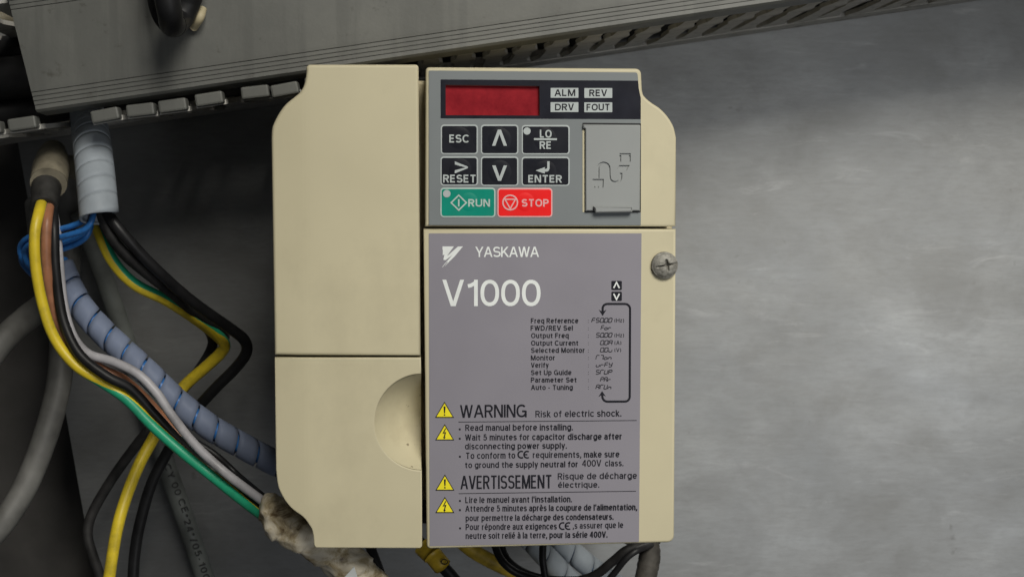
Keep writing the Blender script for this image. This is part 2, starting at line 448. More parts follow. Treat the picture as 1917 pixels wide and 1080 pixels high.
M['key_black'] = plain('key_black', (0.014, 0.015, 0.021, 1), 0.33, vary=0.15, scale=150, spec=0.15)
M['key_line'] = plain('key_outline', (0.41, 0.45, 0.45, 1), 0.45, vary=0.05)
M['key_green'] = plain('key_green', (0.0, 0.235, 0.165, 1), 0.4, vary=0.05, spec=0.2)
M['key_red'] = plain('key_red', (0.82, 0.012, 0.012, 1), 0.4, vary=0.04, spec=0.2)
M['pink'] = plain('stop_print', (0.74, 0.38, 0.38, 1), 0.45, vary=0.04)
M['mint'] = plain('run_print', (0.42, 0.52, 0.48, 1), 0.45, vary=0.04)
M['white'] = plain('white_print', (0.76, 0.79, 0.78, 1), 0.45, vary=0.04)
M['black_ink'] = plain('black_ink', (0.016, 0.016, 0.022, 1), 0.45, vary=0.1, spec=0.1)
M['yellow_sign'] = plain('warning_yellow', (0.83, 0.72, 0.025, 1), 0.45, vary=0.04, spec=0.2)
M['duct'] = None
def duct_mat():
    n = N('duct_grey'); 
    base = n.mix(n.ramp(n.noise(35, 6, 0.65), [(0.3, 0.0), (0.7, 1.0)]), (0.097, 0.099, 0.091, 1), (0.139, 0.141, 0.128, 1))
    st = n.ramp(n.noise(30, 5, 0.6, n.mapping((3.0, 1, 0.25), (0, R(-7.7), 0))), [(0.50, 0.0), (0.62, 0.55)], True)
    base = n.mix(st, base, (0.084, 0.086, 0.079, 1))
    sp = n.ramp(n.noise(170, 5, 0.7), [(0.62, 0.0), (0.75, 0.8)])
    base = n.mix(sp, base, (0.050, 0.047, 0.038, 1))
    n.bump(n.noise(900, 3), 0.1, 0.0003)
    return n.set(base, 0.5)
M['duct'] = duct_mat()
def duct_side():
    n = N('duct_grey_lightened'); 
    base = n.mix(n.ramp(n.noise(60, 6, 0.7), [(0.35, 0.0), (0.65, 1.0)]), (0.42, 0.405, 0.37, 1), (0.56, 0.55, 0.51, 1))  # same plastic as the lid, colour lightened in place of light from below
    base = n.mix(n.ramp(n.noise(90, 6, 0.7), [(0.55, 0.0), (0.72, 0.8)]), base, (0.055, 0.046, 0.032, 1))
    return n.set(base, 0.65)
M['duct_side'] = duct_side()
def panel_mat():
    n = N('galvanised_panel')
    tilt = (0, R(-7.5), 0)
    big = n.noise(9, 5, 0.6, n.mapping((1, 1, 1.5), tilt), 0.6)
    mid = n.noise(30, 7, 0.62, n.mapping((0.9, 1, 1.25), (0, R(-14), 0)), 0.5)
    fine = n.noise(60, 4, 0.6, n.mapping((1.2, 1, 9), tilt))
    c = n.mix(n.ramp(big, [(0.25, 0.0), (0.78, 1.0)], True), (0.257, 0.261, 0.259, 1), (0.372, 0.375, 0.367, 1))
    c = n.mix(n.ramp(mid, [(0.34, 0.48), (0.56, 0.0)], True), c, (0.223, 0.221, 0.212, 1))
    c = n.mix(n.ramp(mid, [(0.56, 0.0), (0.76, 0.36)], True), c, (0.432, 0.442, 0.439, 1))
    c = n.mix(n.ramp(fine, [(0.35, 0.10), (0.6, 0.0)]), c, (0.186, 0.184, 0.180, 1))
    c = n.mix(n.ramp(n.noise(140, 3, 0.5), [(0.72, 0.0), (0.78, 0.35)]), c, (0.112, 0.103, 0.094, 1))
    gr = n.noise(380, 4, 0.7, n.mapping((0.45, 1, 1.8), tilt))
    c = n.mix(n.ramp(gr, [(0.35, 0.22), (0.55, 0.0)]), c, (0.20, 0.195, 0.185, 1))
    c = n.mix(n.ramp(n.noise(48, 6, 0.7, n.mapping((0.6, 1, 3.0), (0, R(-20), 0)), 0.8), [(0.58, 0.0), (0.74, 0.35)]), c, (0.50, 0.50, 0.49, 1))
    r = n.ramp(n.noise(22, 6, 0.6, n.mapping((0.8, 1, 1.3), tilt)), [(0.3, 0.37), (0.7, 0.49)])
    n.bump(fine, 0.05, 0.0004)
    return n.set(c, r, 0.84, 0.5)
M['panel'] = panel_mat()
M['cabinet'] = plain('dark_cabinet', (0.075, 0.07, 0.064, 1), 0.7, vary=0.3, scale=30)
M['yellow'] = plain('yellow_insulation', (0.74, 0.56, 0.03, 1), 0.42, vary=0.10, scale=180, grime=0.45)
M['yellow_dirty'] = plain('dirty_yellow_insulation', (0.58, 0.40, 0.035, 1), 0.5, vary=0.38, scale=160)
M['green'] = plain('green_insulation', (0.02, 0.36, 0.19, 1), 0.42, vary=0.10, scale=180, grime=0.4)
M['brown'] = plain('brown_insulation', (0.36, 0.155, 0.08, 1), 0.45, vary=0.22, scale=140, grime=0.5)
M['black'] = plain('black_insulation', (0.013, 0.013, 0.014, 1), 0.45, vary=0.3, scale=140, spec=0.28)
M['black_dusty'] = plain('dusty_black_insulation', (0.024, 0.023, 0.023, 1), 0.65, vary=0.7, scale=110, spec=0.3)
M['greywire'] = plain('pale_grey_insulation', (0.42, 0.41, 0.43, 1), 0.45, vary=0.18, scale=120, grime=0.5)
M['blue'] = plain('blue_insulation', (0.035, 0.20, 0.58, 1), 0.42, vary=0.22, scale=200, grime=0.3)
M['greycable'] = plain('grey_cable_sheath', (0.15, 0.148, 0.138, 1), 0.55, vary=0.28, scale=70, grime=0.4)
M['greycable_dark'] = plain('dark_grey_cable_sheath', (0.135, 0.145, 0.135, 1), 0.55, vary=0.25, scale=80)
M['print_dark'] = plain('cable_print', (0.035, 0.035, 0.034, 1), 0.6)
def wrap_mat(name, col, tr):
    n = N(name)
    c = n.ramp(n.noise(120, 5), [(0.3, tuple(v*0.78 for v in col[:3])+(1,)), (0.7, col)])
    n.b.inputs['Transmission Weight'].default_value = tr; n.b.inputs['Subsurface Weight'].default_value = 0.0
    n.b.inputs['IOR'].default_value = 1.2
    return n.set(c, 0.42)
M['wrap_blue'] = wrap_mat('bluish_spiral_wrap', (0.215, 0.255, 0.36, 1), 0.0)
M['wrap_white'] = wrap_mat('milky_spiral_wrap', (0.36, 0.40, 0.44, 1), 0.0)
M['brass'] = plain('dull_beige_gland', (0.27, 0.24, 0.175, 1), 0.55, vary=0.3, scale=150)
M['rubber'] = plain('black_rubber', (0.028, 0.027, 0.025, 1), 0.6, vary=0.4)
def tape_mat():
    n = N('dirty_white_tape')
    c = n.ramp(n.noise(120, 7, 0.68, n.mapping((1, 1, 1.5), (0, R(35), 0)), 0.7), [(0.34, (0.13, 0.085, 0.04, 1)), (0.44, (0.44, 0.36, 0.22, 1)), (0.54, (0.66, 0.59, 0.45, 1)), (0.78, (0.80, 0.75, 0.64, 1))])
    n.bump(n.noise(300, 4, 0.6), 0.35, 0.0006)
    return n.set(c, 0.45)
M['tape'] = tape_mat()
M['screw'] = None
n = N('worn_screw_metal'); c = n.ramp(n.noise(700, 6, 0.7), [(0.3, (0.10, 0.095, 0.08, 1)), (0.6, (0.30, 0.29, 0.26, 1)), (0.8, (0.46, 0.45, 0.42, 1))])
n.bump(n.noise(900, 5, 0.7), 0.5, 0.0004); M['screw'] = n.set(c, 0.58, 0.45)
M['heatsink'] = plain('heatsink_metal', (0.32, 0.32, 0.32, 1), 0.45, metal=0.7)
M['marker'] = plain('yellow_marker', (0.66, 0.44, 0.03, 1), 0.45, vary=0.2, grime=0.5)
M['sleeve'] = plain('grey_brown_sleeve', (0.040, 0.036, 0.030, 1), 0.75, vary=0.5, scale=160, bump=0.5)

# ================================================================== the setting
PY = 0.137                                       # metal panel
pa, pb = PX(57, 400, PY), PX(160, 982, PY)       # its left edge, tilted like the duct
ed = (pb-pa).normalized(); along = Vector((-ed.z, 0, ed.x))
if along.x < 0: along = -along
def panel_pt(s, u, y): p = pa+ed*s+along*u; return (p.x, y, p.z)
pv = [panel_pt(-0.35, 0, PY), panel_pt(-0.35, 0.9, PY), panel_pt(0.45, 0.9, PY), panel_pt(0.45, 0, PY)]
pv += [(x, PY+0.002, z) for x, y, z in pv]
panel = new_obj('metal_panel', pv, [(0, 1, 2, 3), (7, 6, 5, 4), (0, 3, 7, 4), (0, 4, 5, 1), (1, 5, 6, 2), (2, 6, 7, 3)], M['panel'])
panel['kind'] = 'structure'; panel['label'] = 'bare grey galvanised metal panel behind the drive'
cb = new_obj('cabinet_back_wall', [(-0.6, 0.185, -0.6), (0.7, 0.185, -0.6), (0.7, 0.185, 0.6), (-0.6, 0.185, 0.6)], [(0, 1, 2, 3)], M['cabinet'])
cb['kind'] = 'structure'; cb['label'] = 'dark cabinet wall left of the metal panel'

# ================================================================== the drive
drive = thing('motor_drive', 'cream variable speed motor drive with grey keypad and mauve grey label', 'motor drive')
# --- housing behind the covers
hp = [PX(524, 262, 0.0125), PX(1261, 262, 0.0125), PX(1261, 930, 0.0125), PX(524, 930, 0.0125)]
hx0, hx1, hz0, hz1 = hp[0].x, hp[1].x, hp[2].z, hp[0].z
box('housing', hx0, hx1, 0.0125, 0.088, hz0, hz1, M['cream_body'], drive, 0.001)
tp = [PX(585, 140), PX(1185, 140)]
box('housing_top', tp[0].x, tp[1].x, 0.0127, 0.085, hz1-0.001, tp[0].z, M['cream_body'], drive, 0.001)
box('heatsink_base', hx0+0.002, hx1-0.002, 0.0882, 0.094, hz0+0.002, tp[0].z-0.002, M['heatsink'], drive)
tb0, tb1 = PX(640, 925), PX(1180, 1008)
box('dark_gap_filler', tb0.x, tb1.x, 0.0205, 0.075, tb1.z, tb0.z, M['black'], drive, 0.0008)  # added dark filler, keeps the bright panel from showing through the cover gap
fin0 = None
nf = 14
for i in range(nf):
    x = hx0+0.003+(hx1-hx0-0.008)*i/(nf-1)
    if fin0 is None:
        fin0 = box('heatsink_fin', 0, 0.0018, 0.0941, 0.1365, hz0+0.002, tp[0].z-0.002, M['heatsink'], drive); fin0.location.x = x
    else:
        f = fin0.copy(); C.objects.link(f); f.location.x = x

curve_tl = [(507, 262), (507.6, 246), (510.5, 233), (520.5, 213.5), (533, 196.5), (548, 183.7), (561, 173), (568.4, 160), (572, 145), (573.3, 132)]
def smooth2(p, per=4): return [(v.x, v.y) for v in catmull([(a, b, 0) for a, b in p], per)]
slant_x = PX(588, 400).x
def slant(co):
    d = slant_x-co.x
    return 0 if d <= 0 else (0.05*d*d/0.004 if d < 0.004 else 0.05*0.004+(d-0.004)*0.10)
cuts = ([((slant_x-0.001*k, 0, 0), 0) for k in range(5)], slant)
# upper left cover
out = smooth2(curve_tl) + rpoly([(573.6, 121, 8), (783.5, 121, 6), (787.5, 665.5, 0), (513, 665, 0)])
upper = prism('upper_side_cover', [p for p in out], 0.0, 0.0122, 0.0008, M['cream'], drive, bend=cuts)
# lower left cover with the thumb scoop
cx, cy, cr = 792.0, 790.0, 90.5
curve_bl = [(586.5, 1004), (584, 992), (579.5, 983.5), (567.6, 968), (545, 951.6), (529, 931), (519.5, 909), (515.8, 880)]
arc_scoop = []
for k in range(0, 25):
    a = R(-93.5-(173)*k/24)          # from the top round the left to the bottom (px, y down)
    arc_scoop.append((cx+cr*math.cos(a), cy+cr*math.sin(a)))
x_e0, x_e1 = 788.6, 789.6
arc_scoop[0] = (x_e0, cy-math.sqrt(cr**2-(cx-x_e0)**2)); arc_scoop[-1] = (x_e1, cy+math.sqrt(cr**2-(cx-x_e1)**2))
out = [(513.6, 669.5), (787.8, 669.5)] + arc_scoop + rpoly([(789.6, 940, 0), (790.4, 1026, 6), (588, 1025.2, 7), (586.5, 1006, 0)])[1:-1] + smooth2(curve_bl)
lower = prism('lower_side_cover', out, 0.0, 0.0122, 0.00035, M['cream'], drive, segs=3, bend=cuts)
sv = []; sf = []; rings, secs = 14, 40
cpt = PX(cx, cy, 0)
Rm = (PX(cx-cr, cy, 0)-cpt).length
for i in range(rings+1):
    u = i/rings
    for k in range(secs+1):
        a = R(88+184*k/secs)
        rr = Rm*(1.002)*(1-u)
        x = cpt.x+rr*math.cos(a); z = cpt.z+rr*math.sin(a)
        t = 1-(1-u)**2
        tilt = max(0.0, min(1.0, (x-(cpt.x-Rm))/Rm))
        y = 0.0003+0.0105*(t*0.85+0.15*u*tilt)
        sv.append((min(x, cpt.x-0.0005), y, z))
for i in range(rings):
    for k in range(secs):
        a = i*(secs+1)+k; sf.append((a, a+1, a+secs+2, a+secs+1))
def scoop_mat():
    n = N('cream_plastic_grubby')
    col = (0.54, 0.490, 0.335, 1)
    g = n.ramp(n.noise(70, 7, 0.7), [(0.48, 0.0), (0.80, 0.40)])
    base = n.mix(g, col, (0.25, 0.19, 0.11, 1))
    v = n.ramp(n.noise(420, 3), [(0.68, 0.0), (0.73, 0.8)])
    base = n.mix(v, base, (0.10, 0.07, 0.04, 1))
    return n.set(base, 0.45)
new_obj('thumb_scoop', sv, sf, scoop_mat(), drive, True)

# keypad unit frame
curve_tr = [(1201.8, 160), (1202.6, 170), (1206, 180), (1218.5, 191.5), (1236, 203.5), (1251, 219.6), (1261.5, 238), (1266.3, 258)]
out = rpoly([(795.6, 424.3, 0), (797, 126, 7), (1200.5, 128.6, 11), (1201.6, 156, 0)])[:-1] + smooth2(curve_tr) + [(1265.3, 424.3)]
kframe = prism('keypad_frame', out, 0.0, 0.0122, 0.0007, M['cream'], drive)
# grey membrane: sits in the frame; a thin cream lip stays visible round it
kp = rpoly([(802.5, 422, 0.5), (802.5, 132.5, 2), (1193.5, 136, 5), (1196, 166, 0), (1199.8, 184, 0), (1199.8, 422.4, 0.5)])
pad = prism('keypad_membrane', kp, -0.00022, 0.0004, 0.00008, M['keypad'], drive, segs=2)
lip = kp + [kp[0]]
KY = -0.00022
# display
disp = prism('display_lens', rpoly([(825, 149.2, 1), (1194.6, 151.6, 1), (1195.8, 166, 0), (1199.6, 184, 0), (1199.6, 223.3, 0.5), (825, 221.8, 1)]), KY-0.00012, 0.0003, 0.00003, M['lens'], drive, segs=2)
WIN = [(834.5, 158), (1011.0, 160.3), (1011.6, 215.8), (834.8, 215.2)]
prism('display_window', [(833, 156), (1013, 158), (1013, 218), (833, 218)], 0.0009, 0.0003, 0, M['red_window'], disp)
for s, x0, y0, x1, y1, a, b in (('ALM', 1030.9, 165.1, 1082.8, 183.5, 1038, 1077), ('REV', 1094, 165.4, 1146.2, 183.8, 1103.2, 1136.5), ('DRV', 1030.7, 191.8, 1082.8, 210.2, 1039, 1074.5), ('FOUT', 1093.8, 192.1, 1146.2, 210.5, 1098, 1142)):
    pl = prism('indicator_plate', rrect(x0, y0, x1, y1, 0.6, 2), KY-0.00016, 0.00005, 0, M['key_line'], disp)
    text(s, a, b, y1-3.0, 12.6, 2.35, KY-0.00019, M['black_ink'], disp)

# keys
def c5(x, y): return (780+x/3.3745, 110+y/3.375)
def key(x0, y0, x1, y1, mat, line, dome):
    a = c5(x0, y0); b = c5(x1, y1)
    out = prism('key', rrect(a[0]+2.4, a[1]+2.8, b[0]-2.4, b[1]-2.4, 4.2), KY-0.00016, 0.00012, 0.00003, mat, drive, segs=2)
    prism('key_outline', rrect(a[0], a[1], b[0], b[1], 6.5), KY-0.00010, 0.00009, 0.00003, line, out, segs=2)
    d = c5(*dome[:2]); c0 = PX(d[0], d[1], KY-0.00016); rm = rad(dome[2]/3.375, 0); vs = [(c0.x, c0.y-0.00011, c0.z)]; fs = []
    for i in range(1, 7):
        for k in range(28):
            an = 2*math.pi*k/28; rr = rm*i/6
            h = 0.00011*(1-(i/6)**4)
            vs.append((c0.x+rr*math.cos(an), c0.y-h+0.00001*(i == 6), c0.z+rr*math.sin(an)))
    for k in range(28): fs.append((0, 1+k, 1+(k+1) % 28))
    for i in range(5):
        for k in range(28): k2 = (k+1) % 28; fs.append((1+i*28+k, 1+(i+1)*28+k, 1+(i+1)*28+k2, 1+i*28+k2))
    new_obj('key_dome', vs, fs, mat, out, True)
    return out
TY = KY-0.00016-0.00014
def ktext(s, x0, x1, ycap, ybase, par, mat=None, w=2.75):
    a = c5(x0, ybase); b = c5(x1, ycap)
    text(s, a[0], b[0], a[1], a[1]-b[1], w, TY, mat or M['key_line'], par, yb1=a[1]+0.2, track=0.12)
def kpoly(polys, par, mat=None, name='symbol'):
    return sheet(name, [[c5(*p) for p in q] for q in polys], TY, mat or M['key_line'], par)
def disc(cx_, cy_, r, n=24): return [(cx_+r*math.cos(2*math.pi*k/n), cy_+r*math.sin(2*math.pi*k/n)) for k in range(n)]
k = key(152, 417, 387, 605, M['key_black'], M['key_line'], (270, 500, 72)); ktext('ESC', 206, 333, 480, 531, k)
k = key(405, 417, 643, 606, M['key_black'], M['key_line'], (524, 510, 76))
kpoly([[(513, 449), (533, 449), (497, 551), (476, 551)], [(513, 449), (533, 449), (571, 551), (550, 551)]], k)
k = key(663, 420, 967, 606, M['key_black'], M['key_line'], (812, 508, 74)); ktext('LO', 778, 853, 450, 500, k); ktext('RE', 777, 851, 522, 571, k)
kpoly([[(741, 503), (886, 504), (886, 516), (741, 515)]], k, name='divider'); kpoly([disc(697, 458, 23)], k, name='indicator_light')
k = key(150, 618, 388, 803, M['key_black'], M['key_line'], (275, 700, 72)); ktext('RESET', 167, 376, 733, 783, k)
kpoly([[(241, 649), (324, 683), (324, 692), (241, 669)], [(324, 684), (324, 692), (241, 726), (241, 706)]], k)
k = key(405, 618, 643, 805, M['key_black'], M['key_line'], (525, 715, 76))
kpoly([[(477, 675), (499, 675), (533, 772), (514, 772)], [(571, 675), (550, 675), (514, 772), (533, 772)]], k)
k = key(662, 620, 967, 805, M['key_black'], M['key_line'], (812, 715, 74)); ktext('ENTER', 705, 918, 735, 783, k)
def c6(x, y): return ((820+x/7.1-780)*3.3745, (280+y/7.1-110)*3.375)
kpoly([[c6(*p) for p in ((1452, 157), (1483, 157), (1483, 250), (1474, 280), (1452, 295), (1420, 297), (1418, 322), (1297, 281), (1424, 234), (1417, 260), (1440, 258), (1452, 245))]], k)
k = key(150, 815, 498, 1002, M['key_green'], M['mint'], (330, 905, 60)); ktext('RUN', 326, 463, 887, 935, k, M['mint'])
dm = [(266, 863), (314, 910), (266, 957), (218, 910)]
sheet_strokes('symbol', [ribbon([c5(*p) for p in dm], 2.6, True), ribbon([c5(266, 888), c5(266, 934)], 2.8)], TY, M['mint'], k)
kpoly([disc(190, 853, 24)], k, M['key_line'], 'indicator_light')
k = key(510, 817, 858, 1002, M['key_red'], M['pink'], (686, 905, 60)); ktext('STOP', 663, 834, 887, 935, k, M['pink'])
sheet_strokes('symbol', [ribbon([c5(*p) for p in disc(591, 909, 46, 32)], 2.7, True), ribbon([c5(*p) for p in ((558, 889), (624, 889), (591, 948))], 2.4, True)], TY, M['pink'], k)

# port cover on the keypad
slot_y = KY-0.00003
prism('port_shade_sheet', rpoly([(1090.4, 230.2, 0.5), (1199.9, 231.2, 0.5), (1199.8, 398, 0.5), (1090.4, 397.6, 0.5)]), slot_y, 0.00002, 0, M['black'], drive)  # flat black sheet painting the shadow line round the port cover
prism('port_edge', rpoly([(1090.6, 243, 0.5), (1094.0, 243, 0.5), (1094.2, 397.4, 0.5), (1090.6, 397.4, 0.5)]), slot_y-0.00006, 0.00005, 0, M['cream'], drive)
def c9(x, y): return (1080+x/5.686, 220+y/5.684)
door = prism('port_cover', rpoly([c9(66, 76)+(1,), c9(678, 80)+(2.5,), c9(672, 998)+(1,), c9(92, 998)+(1,), c9(92, 122)+(0.3,), c9(66, 118)+(0.5,)]), KY-0.0010, 0.0009, 0.0003, M['door'], drive, segs=3)
prism('finger_tab', rpoly([c9(176, 944)+(1,), c9(590, 950)+(1,), c9(592, 1010)+(1.5,), c9(200, 1016)+(1.5,)]), KY-0.0021, 0.0019, 0.00035, M['door'], door, segs=3)
M['engrave'] = plain('engraved_grey', (0.19, 0.20, 0.205, 1), 0.55, vary=0.1)
DY = KY-0.0010
def engrave(target, outline, ya=None, yb=None):
    """cut the closed px outline 0.45 mm deep into the cover"""
    n_ = len(outline); f_ = [PX(x, y, DY-0.0005 if ya is None else ya) for x, y in outline]; vs_ = f_+[v+Vector((0, 0.00095 if yb is None else yb-ya, 0)) for v in f_]
    fs_ = [(i, (i+1) % n_, n_+(i+1) % n_, n_+i) for i in range(n_)]
    for t in tessellate_polygon([[Vector((v.x, v.z, 0)) for v in f_]]): fs_.append(tuple(t)); fs_.append(tuple(n_+i for i in reversed(t)))
    c_ = new_obj('cutter', vs_, fs_, M['door'])
    bm_ = bmesh.new(); bm_.from_mesh(c_.data); bmesh.ops.recalc_face_normals(bm_, faces=bm_.faces[:]); bm_.to_mesh(c_.data); bm_.free()
    md = target.modifiers.new('cut', 'BOOLEAN'); md.operation = 'DIFFERENCE'; md.object = c_; md.solver = 'EXACT'
    me_ = bpy.data.meshes.new_from_object(target.evaluated_get(bpy.context.evaluated_depsgraph_get()))
    target.modifiers.clear(); target.data = me_; bpy.data.objects.remove(c_)
def band(pts, w):
    qs = ribbon([c9(*p) for p in pts], w); return [q_[0] for q_ in qs]+[qs[-1][1]]+[qs[-1][2]]+[q_[3] for q_ in reversed(qs)]
cab = [(230, 648), (230, 545)] + [(288+58*math.cos(R(a)), 536-52*math.sin(R(a))) for a in range(180, -1, -20)] + [(348, 600), (350, 630)] + [(412+60*math.cos(R(a)), 640+50*math.sin(R(a))) for a in range(160, -1, -20)] + [(474, 590)]
engrave(door, band(cab, 4.6))
engrave(door, [c9(*p) for p in ((170, 655), (289, 655), (285, 748), (250, 748), (250, 730), (236, 730), (236, 748), (212, 748), (212, 730), (198, 730), (198, 748), (172, 748))])
engrave(door, [c9(*p) for p in ((455, 508), (565, 508), (532, 566), (422, 562))])
for p, q_ in (((457, 390), (575, 390)), ((465, 402), (465, 472)), ((566, 402), (566, 472)), ((474, 468), (557, 468))):
    engrave(door, band([p, q_], 3.3))

for o_ in (kframe, pad, disp): engrave(o_, WIN, -0.002, 0.0014)
# lower front cover
out = rpoly([(793, 428.6, 0), (1265.6, 428.8, 0), (1262.3, 1015.0, 13), (799, 1027, 7)])
front = prism('front_cover', out, 0.0, 0.0122, 0.0007, M['cream'], drive)
LY = -0.00012
label = prism('front_label', rpoly([(802.8, 437, 1), (1201, 437, 1), (1196.3, 1013.6, 1), (804.3, 1021.6, 1)]), LY, 0.0001, 0, M['label'], drive)
IY = LY-0.00004
def c7(x, y): return (780+x/3.086, 730+y/3.086)
def c4(x, y): return (960+x/4.5, 520+y/4.5)
text('YASKAWA', 889.8, 1009, 481.2, 19.2, 2.8, IY, M['white'], label, yb1=481.2, track=0.04)
text('V1000', 828.2, 1012, 573, 49.3, 7.0, IY, M['white'], label, yb1=573, track=0.07)
def cl(x, y): return (815+x/18, 450+y/18)
logo = [[(240, 205), (625, 205), (410, 500), (410, 520), (760, 210), (930, 205), (650, 540), (440, 745), (340, 850), (318, 880), (330, 850), (420, 735), (400, 720), (240, 905), (225, 905), (290, 820), (430, 660), (570, 500), (345, 665), (275, 660), (275, 610), (310, 480), (245, 500), (255, 330), (240, 310)]]
sheet('emblem', [[cl(*p) for p in q_] for q_ in logo], IY, M['white'], label)
# the two little arrow keys and the loop arrow
for (y0, y1, up) in ((26, 103, True), (117, 195, False)):
    sheet('arrow_key_print', [[c4(*p) for p in ((835, y0), (913, y0), (919, y0+6), (919, y1-6), (913, y1), (836, y1), (830, y1-6), (830, y0+6))]], IY, M['black_ink'], label)
    m_ = (y0+y1)/2
    ch = [(850, m_+22), (874, m_-26), (898, m_+22)] if up else [(850, m_-22), (874, m_+26), (898, m_-22)]
    sheet_strokes('arrow_print', [ribbon([c4(*p) for p in ch], 2.6)], IY-0.00002, M['white'], label)
loop = [(757, 292), (757, 262)] + [(797-40*math.cos(R(a)), 258-38*math.sin(R(a))) for a in range(10, 91, 16)] + [(945, 220)] + [(945+43*math.sin(R(a)), 262-42*math.cos(R(a))) for a in range(10, 91, 16)] + [(985, 1000)] + [(945+40*math.cos(R(a)), 1000+41*math.sin(R(a))) for a in range(10, 91, 16)] + [(800, 1042)] + [(800-46*math.sin(R(a)), 998+44*math.cos(R(a))) for a in range(10, 91, 16)] + [(752, 975)]
sheet_strokes('loop_arrow', [ribbon([c4(*p) for p in loop], 4.1), [[c4(*p) for p in ((757, 321), (724, 268), (757, 286))]], [[c4(*p) for p in ((757, 321), (757, 286), (789, 268))]],
              [[c4(*p) for p in ((752, 953), (721, 1002), (752, 984))]], [[c4(*p) for p in ((752, 953), (752, 984), (784, 998))]]], IY, M['black_ink'], label)
rows = [('Freq Reference', 152, 553, 383), ('FWD/REV Sel', 150, 506, 445), ('Output Freq', 154, 472, 508), ('Output Current', 154, 553, 571), ('Selected Monitor', 153, 608, 632),
        ('Monitor', 152, 357, 695), ('Verify', 153, 303, 757), ('Set Up Guide', 152, 495, 819), ('Parameter Set', 152, 539, 881), ('Auto - Tuning', 153, 506, 944)]
vals = [('F5000', '0', 660, 846, '(Hz)', 856, 938), ('For', '', 738, 838, '', 0, 0), ('5000', '', 697, 846, '(Hz)', 856, 938), ('00A', '', 732, 848, '(A)', 856, 915), ('00u', '', 732, 848, '(V)', 856, 913),
        ('MNon', '', 695, 842, '', 0, 0), ('urFy', '', 697, 847, '', 0, 0), ('StUP', '', 695, 845, '', 0, 0), ('PAr', '', 733, 836, '', 0, 0), ('AtUn', '', 695, 840, '', 0, 0)]
for (s, x0, x1, yb), (v, dot, a, b, unit, u0, u1) in zip(rows, vals):
    p0 = c4(x0, yb); p1 = c4(x1, yb)
    text(s, p0[0], p1[0], p0[1], 9.5, 1.8, IY, M['black_ink'], label, yb1=p0[1]-0.3)
    q0 = c4(637, yb-2); text(':', q0[0]-0.5, q0[0]+0.7, q0[1], 9.0, 1.0, IY, M['black_ink'], label)
    vb = yb-5; w0 = c4(a, vb); w1 = c4(b, vb)
    st = seven(v, w0[0], w1[0], w0[1], 9.3, 1.5)
    if v[0] in 'F50' and len(v) > 2 and v != 'For':           # decimal points
        pitch = (w1[0]-w0[0]-9.3*.22)/len(v); dx = w0[0]+pitch*(len(v)-2)-0.9 if v not in ('F5000', '5000') else w0[0]+pitch*(len(v)-2)-0.9
        st.append([[(dx, w0[1]-1.2), (dx+1.3, w0[1]-1.2), (dx+1.3, w0[1]), (dx, w0[1])]])
    sheet_strokes('segment_lettering', st, IY, M['black_ink'], label)
    if unit:
        u = c4(u0, vb-3); ue = c4(u1, vb-3); text(unit, u[0], ue[0], u[1], 7.4, 1.15, IY, M['black_ink'], label, yb1=u[1])
# warnings
def wtext(s, x0, x1, yb0, yb1, cap, w=1.95):
    a = c7(x0, yb0); b = c7(x1, yb1); text(s, a[0], b[0], a[1], cap/3.086, w, IY, M['black_ink'], label, yb1=b[1], track=0.08 if s.isupper() else 0.12)
def tri(ax, ay, by, bolt):
    hw = 53.5
    sheet('warning_triangle', [[c7(*p) for p in ((ax, ay-2), (ax+hw+2, by+2), (ax-hw-2, by+2))]], IY, M['black_ink'], label)
    sheet('triangle_field', [[c7(*p) for p in ((ax, ay+8), (ax+hw-7, by-4), (ax-hw+7, by-4))]], IY-0.00001, M['yellow_sign'], label)
    m_ = (ay+by)/2
    if bolt: polys = [[(ax+3, ay+22), (ax-14, ay+56), (ax-1, ay+52), (ax-6, ay+74), (ax-11, ay+70), (ax-4, ay+87), (ax+7, ay+74), (ax+1, ay+74), (ax+9, ay+43), (ax-3, ay+47), (ax+9, ay+24)]]
    else: polys = [[(ax-6, ay+26), (ax+6, ay+26), (ax+3, ay+66), (ax-3, ay+66)], disc(ax, ay+75, 5, 10)]
    sheet('hazard_symbol', [[c7(*p) for p in q_] for q_ in polys], IY-0.00002, M['black_ink'], label)
tri(161, 68, 158, False); tri(162, 197, 288, True); tri(163, 488, 578, False); tri(163, 617, 707, True)
wtext('WARNING', 250, 636, 160, 156, 74, 3.3); wtext('Risk of electric shock.', 686, 1183, 157, 152, 38)
def rule(x0, y0, x1, y1, w):
    sheet_strokes('rule_line', [ribbon([c7(x0, y0), c7(x1, y1)], w)], IY, M['black_ink'], label)
rule(242, 184, 1271, 175, 1.3); rule(243, 597, 1267, 583, 1.3)
wtext('Read manual before installing.', 281, 903, 235, 231, 36)
wtext('Wait 5 minutes for capacitor discharge after', 280, 1187, 291, 284, 36)
wtext('disconnecting power supply.', 279, 868, 342, 337, 35)
wtext('To conform to', 283, 570, 397, 394, 37); wtext('requirements, make sure', 671, 1172, 392, 387, 36)
wtext('to ground the supply neutral for', 279, 933, 450, 444, 35); wtext('400V', 955, 1067, 442, 440, 39); wtext('class.', 1088, 1195, 440, 439, 36)
wtext('AVERTISSEMENT', 253, 783, 572, 566, 78, 3.2)
wtext('Risque de décharge', 815, 1273, 516, 511, 37); wtext('électrique.', 817, 1055, 564, 562, 34)
wtext("Lire le manuel avant l'installation.", 281, 898, 652, 646, 36, 1.9)
wtext("Attendre 5 minutes après la coupure de l'alimentation,", 281, 1275, 702, 692, 36, 1.9)
wtext('pour permettre la décharge des condensateurs.', 283, 1138, 756, 747, 35, 1.9)
wtext('Pour répondre aux exigences', 283, 810, 808, 803, 36, 1.9); wtext(',s assurer que le', 902, 1194, 800, 795, 35, 1.9)
